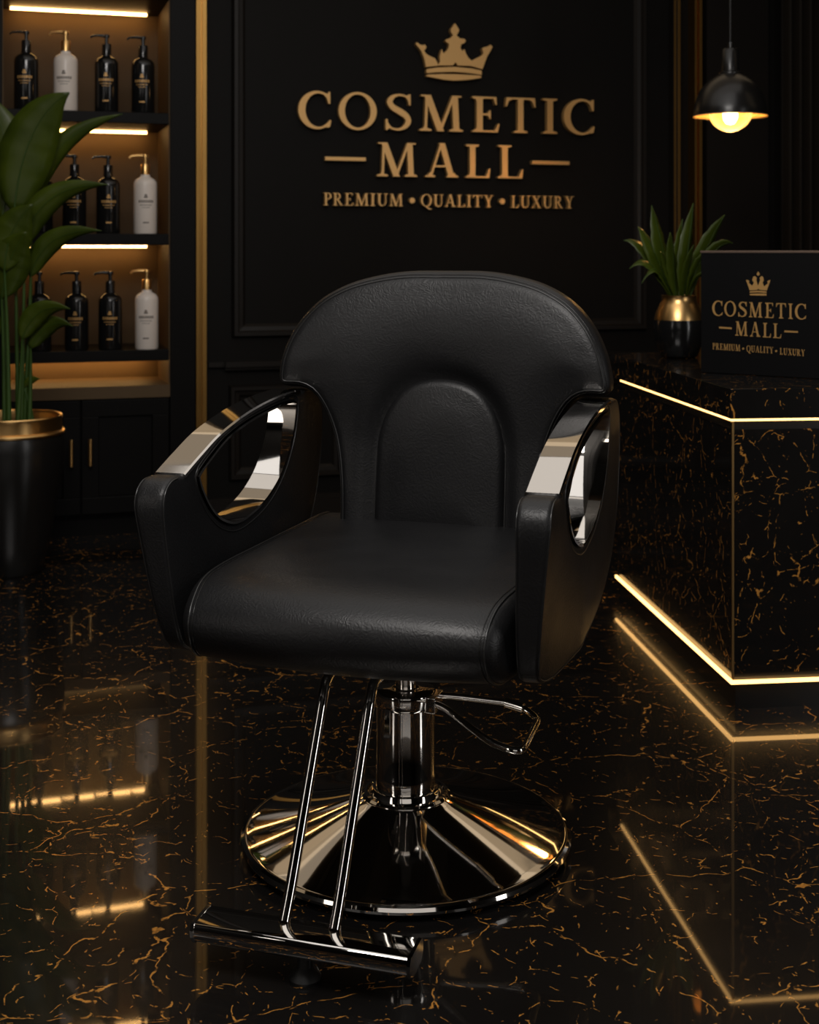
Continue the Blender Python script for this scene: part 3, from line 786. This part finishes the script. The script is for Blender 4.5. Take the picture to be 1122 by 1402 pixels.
b = MB(); b.lathe(gp+[(r*.965, z+.0006) for r, z in gp[::-1]], seg=48, cap=False); bulb = b.build('bulb', M['glass'], lamp, 70, label='round clear glass bulb')
b = MB(); b.lathe([(0, -11*sc), (6*sc, -9*sc), (9.5*sc, -3*sc), (10*sc, 8*sc), (7*sc, 22*sc), (0, 24*sc)], seg=24); b.build('filament', M['bulb_core'], bulb, 60, label='glowing core of the bulb')
pt = bpy.data.lights.new('pendant_light', 'POINT'); pt.energy = 1.7; pt.color = (1, .72, .44); pt.shadow_soft_size = .012
po = bpy.data.objects.new('pendant_light', pt); COL.objects.link(po); po.location = lc+Vector((0, 0, -16*sc))

# ------------------------------------------------------------------ the barber chair
chair = empty('barber_chair', 'black leather salon chair with chrome armrests, pump column and round chrome base', 'chair', (-.007, 2.41, 0), -math.radians(17))
# base
b = MB(); b.lathe([(0, 0), (.270, 0), (.276, .004), (.276, .014), (.270, .016), (0, .016)], seg=128); b.build('rubber_ring', M['rubber'], chair, 40)
prof = [(0, .0125), (.290, .0125), (.296, .0145), (.2985, .020), (.296, .0255), (.291, .0282), (.288, .0280)]
for i in range(17):
    t = i/16; prof.append((.285-(.285-.082)*t, .0290+.050*t+.010*t*t))
prof += [(.079, .0905), (.070, .092), (0, .092)]
b = MB(); b.lathe(prof, seg=160, cap=False); b.build('base_plate', M['chrome'], chair, 28, label='polished conical chrome base')
b = MB(); b.lathe([(0, .086), (.0765, .086), (.080, .089), (.080, .092), (.076, .0955), (.070, .096), (.067, .0925), (.064, .0925), (.0615, .097), (.060, .103), (.0565, .104), (0, .104)], seg=96); b.build('flange', M['chrome'], chair, 35)
b = MB(); b.lathe([(0, .100), (.0535, .100), (.0540, .103), (.0540, .128), (.0530, .130), (.0530, .252), (0, .252)], seg=96); b.build('hydraulic_column', M['chrome'], chair, 35)
b = MB(); b.lathe([(0, .250), (.0530, .250), (.0545, .252), (.0555, .255), (.0555, .274), (.0545, .278), (.051, .2795), (.024, .2795), (.022, .277), (0, .277)], seg=96)
b.box(.046, .064, -.030, .022, .248, .276); b.build('column_cap', M['chrome'], chair, 35, bevel=.0015)
b = MB(); b.box(-.022, -.013, -.0562, -.050, .212, .256); b.box(-.0235, -.0115, -.0566, -.050, .206, .212); b.build('guide_tab', M['chrome'], chair, 30)
b = MB(); b.lathe([(0, .27), (.0185, .27), (.0185, .395), (0, .395)], seg=48); b.build('piston', M['chrome_soft'], chair, 35)
b = MB(); b.box(-.11, .11, -.13, .13, .385, .402); b.box(-.05, .05, -.05, .05, .372, .386); b.build('mounting_plate', M['rubber'], chair, bevel=.003)
# pump lever
lv = [(.052, .030, .262), (.085, .034, .262), (.186, .046, .256), (.212, .036, .252), (.2365, .015, .246), (.243, 0, .244), (.250, -.135, .250), (.248, -.155, .2495), (.236, -.163, .250), (.200, -.150, .253), (.178, -.134, .256), (.085, -.034, .262), (.052, -.012, .262)]
def rounded(pts, rad=.014, n=5):
    P = [Vector(p) for p in pts]; out = [P[0]]
    for i in range(1, len(P)-1):
        a, c, d = P[i-1], P[i], P[i+1]; r1 = min(rad, (a-c).length*.45); r2 = min(rad, (d-c).length*.45)
        p0 = c+(a-c).normalized()*r1; p2 = c+(d-c).normalized()*r2
        for k in range(n+1):
            t = k/n; out.append(p0.lerp(c, t).lerp(c.lerp(p2, t), t))
    return out+[P[-1]]
b = MB(); b.tube(rounded(lv), .0062, 14); lev = b.build('pump_lever', M['chrome'], chair, 80)
b = MB(); b.tube([(.176, .045, .2565), (.210, .0375, .2523)], .0088, 16); b.build('sleeve', M['chrome'], lev, 40)
# footrest
for sx in (-1, 1):
    x0, x1 = sx*.040-.004, sx*.0395-.004
    b = MB(); b.tube(rounded([(x0, -.06, .388), (x0, -.285, .384), (x1, -.300, .372), (x1, -.448, .108), (x1, -.470, .076)], .03), .0087, 16); b.build('footrest_tube', M['chrome'], chair, 80)
fb = [(-.030, .077), (.024, .079), (.030, .076), (.030, .060), (.024, .050), (-.010, .045), (-.026, .048), (-.033, .058), (-.034, .068)]
fbp = [tuple(p) for p in fb]
b = MB(); n = len(fbp); X0, X1 = -.171, .166
vs = [(x, -.487+p[0], p[1]) for x in (X0, X1) for p in fbp]
b.add(vs, [tuple(range(n)), tuple(range(n, 2*n))[::-1]]+[(i, (i+1) % n, (i+1) % n+n, i+n) for i in range(n)])
fbar = b.build('footrest_bar', M['chrome'], chair, bevel=.0035)
smooth_by_angle(fbar, 30)
for x in (X0, X1):
    b = MB(); s_ = -1 if x < 0 else 1
    b.add([(x+s_*.0015, -.487+p[0]*1.03, .0635+(p[1]-.0635)*1.03) for p in fbp]+[(x-s_*.004, -.487+p[0]*1.03, .0635+(p[1]-.0635)*1.03) for p in fbp], [tuple(range(n)), tuple(range(n, 2*n))]+[(i, (i+1) % n, (i+1) % n+n, i+n) for i in range(n)])
    b.build('end_cap', M['chrome'], fbar)
b = MB(); b.lathe([(0, 0), (.023, 0), (.024, .004), (.019, .014), (.012, .020), (.011, .048), (0, .048)], c=(-.008, -.476, 0), seg=32); b.build('rubber_foot', M['rubber'], fbar, 40, label='black rubber foot')

# seat cushion: profile in (y,z), depth along x
seatp = [(.30, .405), (.10, .402), (-.10, .402), (-.28, .404), (-.345, .408), (-.385, .424), (-.408, .452), (-.413, .482), (-.400, .512), (-.368, .533), (-.32, .543), (-.25, .545), (-.10, .543), (.10, .541), (.27, .538), (.315, .525), (.325, .47), (.322, .42)]
seatL = resample(catmull(seatp, True, 6), .014)
HWS = .283
def smf(y):   # narrower and rounder toward the front
    t = min(1, max(0, (-.12-y)/.3)); return 1-.085*t*t
def seatmap(a, z, c):
    x = (c-HWS); k = x/HWS
    z2 = z-.010*k*k*(1 if z > .47 else 0)*min(1, (z-.47)/.05) if z > .47 else z+.004*k*k
    y2 = a+(.030*k*k*max(0, min(1, (-a-.2)/.18)))
    return (x*smf(a), y2, z2)
sc_ = slab('seat_cushion', seatL, [], HWS*2, .024, seatmap, M['leather'], chair, grid=.03, nband=28, nr=5)
for s_ in (-1, 1):
    L = offset_loop(seatL, -.0006); c = HWS-s_*(HWS-.0205)
    pts = [seatmap(p[0], p[1], c) for p in L]
    piping('seat_piping', pts, .0021, sc_)
    L = offset_loop(seatL, -.0004); c = HWS-s_*(HWS-.028)
    piping('seat_stitching', [seatmap(p[0], p[1], c) for p in L], .0009, sc_, mat=M['black_satin'])

# backrest
half = [(0, 1.032), (.08, 1.031), (.147, 1.021), (.205, 1.004), (.258, .974), (.298, .932), (.324, .885), (.337, .84), (.340, .812), (.334, .799), (.318, .795), (.292, .794), (.268, .782), (.246, .752), (.228, .71), (.216, .66), (.209, .60), (.206, .53), (.204, .46)]
hs = catmull(half, False, 6)
outl = [tuple(p) for p in hs]+[(-p[0], p[1]) for p in hs[::-1][:-1]]
outl = resample(outl, .0125)
pad = [(-.131, .49), (-.131, .66), (-.127, .705), (-.112, .752), (-.085, .790), (-.048, .811), (0, .818), (.048, .811), (.085, .790), (.112, .752), (.127, .705), (.131, .66), (.131, .49)]
padL = catmull(pad, False, 6); padL = resample([tuple(p) for p in padL], .010)
def yback(x, z): return .198+.105*(z-.54)-.030*(x/.34)**2*min(1, max(0, (z-.7)/.15))+.05*max(0, z-.9)**1.0*.8
def bmap(a, z, c): return (a, yback(a, z)+c, z)
padA = [np.array(p) for p in padL]
def bfront(a, z, d):
    p = np.array([[a, z]]); ins = bool(inside(p, padA)[0]); dd = float(seg_dist(p, [padA])[0])
    g = .030 if ins else .020*math.exp(-(dd/.020)**1.6)+.010*math.exp(-(dd/.06)**2)
    puff = -.012*(1-math.exp(-(d/.06)**2))
    return g+puff
bk = slab('backrest', outl, [], .078, .026, bmap, M['leather'], chair, grid=.0125, front=bfront, back=lambda a, z, d: -.01*(1-math.exp(-(d/.06)**2)), nr=6, nband=4, smooth=75)
L1 = offset_loop(outl, .0125)
piping('back_piping', [bmap(p[0], p[1], .0032) for p in L1], .0017, bk)
L1 = offset_loop(outl, .0075)
piping('back_stitching', [bmap(p[0], p[1], .0076) for p in L1], .0010, bk, mat=M['black_satin'])
def pmap(a, z, c): return (a, yback(a, z)+c, z)
lp_ = slab('lumbar_pad', padL, [], .05, .015, lambda a, z, c: pmap(a, z, c+.007), M['leather'], bk, grid=.0125, front=lambda a, z, d: -.010*(1-math.exp(-(d/.05)**2)), nr=5, nband=2, smooth=75)
L1 = offset_loop(padL, -.002)
piping('pad_piping', [pmap(p[0], p[1], .0195) for p in L1], .0021, bk)

# armrests: profile in (y,z), thickness along x
bar = catmull([(-.310, .700), (-.245, .724), (-.165, .750), (-.05, .772), (.06, .784), (.15, .788), (.205, .788)], False, 6)
armo = [tuple(p) for p in bar]+[(.25, .789), (.292, .784), (.322, .765), (.336, .735), (.334, .68), (.317, .61), (.285, .55), (.235, .50), (.16, .462), (.06, .434), (-.06, .418), (-.18, .408), (-.26, .404), (-.305, .412), (-.334, .434), (-.352, .475), (-.366, .53), (-.378, .60), (-.386, .655), (-.380, .683), (-.360, .699), (-.335, .703)]
tail = catmull([armo[len(bar)-1]]+armo[len(bar):]+[armo[0]], False, 5)[1:-1]
armL = resample([tuple(p) for p in bar]+[tuple(p) for p in tail], .0115)
hole = catmull([(-.252, .696), (-.205, .718), (-.14, .742), (-.05, .759), (.05, .7695), (.13, .7735), (.176, .771), (.181, .762), (.168, .715), (.140, .672), (.095, .632), (.03, .602), (-.045, .586), (-.11, .583), (-.165, .598), (-.208, .625), (-.240, .658), (-.257, .685)], True, 5)
holeL = resample([tuple(p) for p in hole], .0095)
TA = .054; XI = .287
def armmap(side):
    def f(a, z, c):
        lean = .030*max(0, min(1, (.66-z)/.24))*max(0, min(1, (-.12-a)/.2))
        inner = .008*max(0, min(1, (.62-z)/.2))
        x = XI+c-lean*(c/TA)-inner*(1-c/TA)
        return (side*x, a, z)
    return f
def lipped(a, z, d): return -.003*(1-math.exp(-(max(0, d-.012)/.02)**2))
for side in (-1, 1):
    f = armmap(side)
    ar = slab('armrest', armL, [holeL], TA, .009, f, M['leather'], chair, grid=.02, front=lipped, back=lipped, nr=4, nband=4, smooth=75)
    # chrome bar along the top
    n = len(bar); vs = []; fs = []
    B = [np.array(p) for p in bar]
    for i in range(n):
        t = B[min(i+1, n-1)]-B[max(i-1, 0)]; t /= np.linalg.norm(t); nn = np.array([-t[1], t[0]])
        for c, h in ((-.0012, -.004), (-.0012, .0015), (.0015, .0042), (TA-.0015, .0042), (TA+.0012, .0015), (TA+.0012, -.004)):
            p = B[i]+nn*h; vs.append(f(p[0], p[1], c))
    for i in range(n-1):
        for k in range(5): fs.append((i*6+k, i*6+k+1, (i+1)*6+k+1, (i+1)*6+k))
    fs += [tuple(range(6)), tuple((n-1)*6+k for k in range(6))]
    o = mesh('armrest_bar', vs, fs, M['chrome'], ar, label='curved flat chrome bar along the armrest top'); smooth_by_angle(o, 30)
    # chrome lining of the opening
    H0 = [np.array(p) for p in holeL]; H1 = offset_loop(holeL, .0035); n = len(H0); vs = []; fs = []
    H0 = offset_loop(holeL, -.001)
    for i in range(n):
        for c, h in ((-.0022, H0), (-.0022, H1), (TA-.0015, H1), (TA+.0022, H1), (TA+.0022, H0)):
            p = h[i] if isinstance(h, list) else h; vs.append(f(p[0], p[1], c))
    for i in range(n):
        j = (i+1) % n
        for k in range(4): fs.append((i*5+k, i*5+k+1, j*5+k+1, j*5+k))
    o = mesh('armrest_ring', vs, fs, M['chrome'], ar, label='chrome lining of the armrest opening'); smooth_by_angle(o, 30)
    # seams along both edges of the front band and underside, and round the opening
    for c in (.0014, TA-.0014):
        Lf = offset_loop(armL, .0038); keep = [p for p in Lf if not (p[1] > .69 and p[0] > -.325)]
        i0 = min(range(len(Lf)), key=lambda i: abs(Lf[i][0]+.32)+abs(Lf[i][1]-.70))
        seq = Lf[i0:]+Lf[:i0]; seq = [p for p in seq if not (-.315 < p[0] < .22 and p[1] > .66 and p[1] < .80 and p[1] > .69)]
        if np.linalg.norm(seq[0]-np.array([.22, .78])) < .1: pass
        # longest continuous run
        runs = [[seq[0]]]
        for p in seq[1:]:
            if np.linalg.norm(p-runs[-1][-1]) < .03: runs[-1].append(p)
            else: runs.append([p])
        r_ = max(runs, key=len)
        piping('arm_piping', [f(p[0], p[1], c) for p in r_], .0015, ar, closed=False)
    for c in (-.0002, TA+.0002):
        piping('ring_stitching', [f(p[0], p[1], c) for p in offset_loop(holeL, -.0135)], .0012, ar)
    for q in (1, -1):
        pass
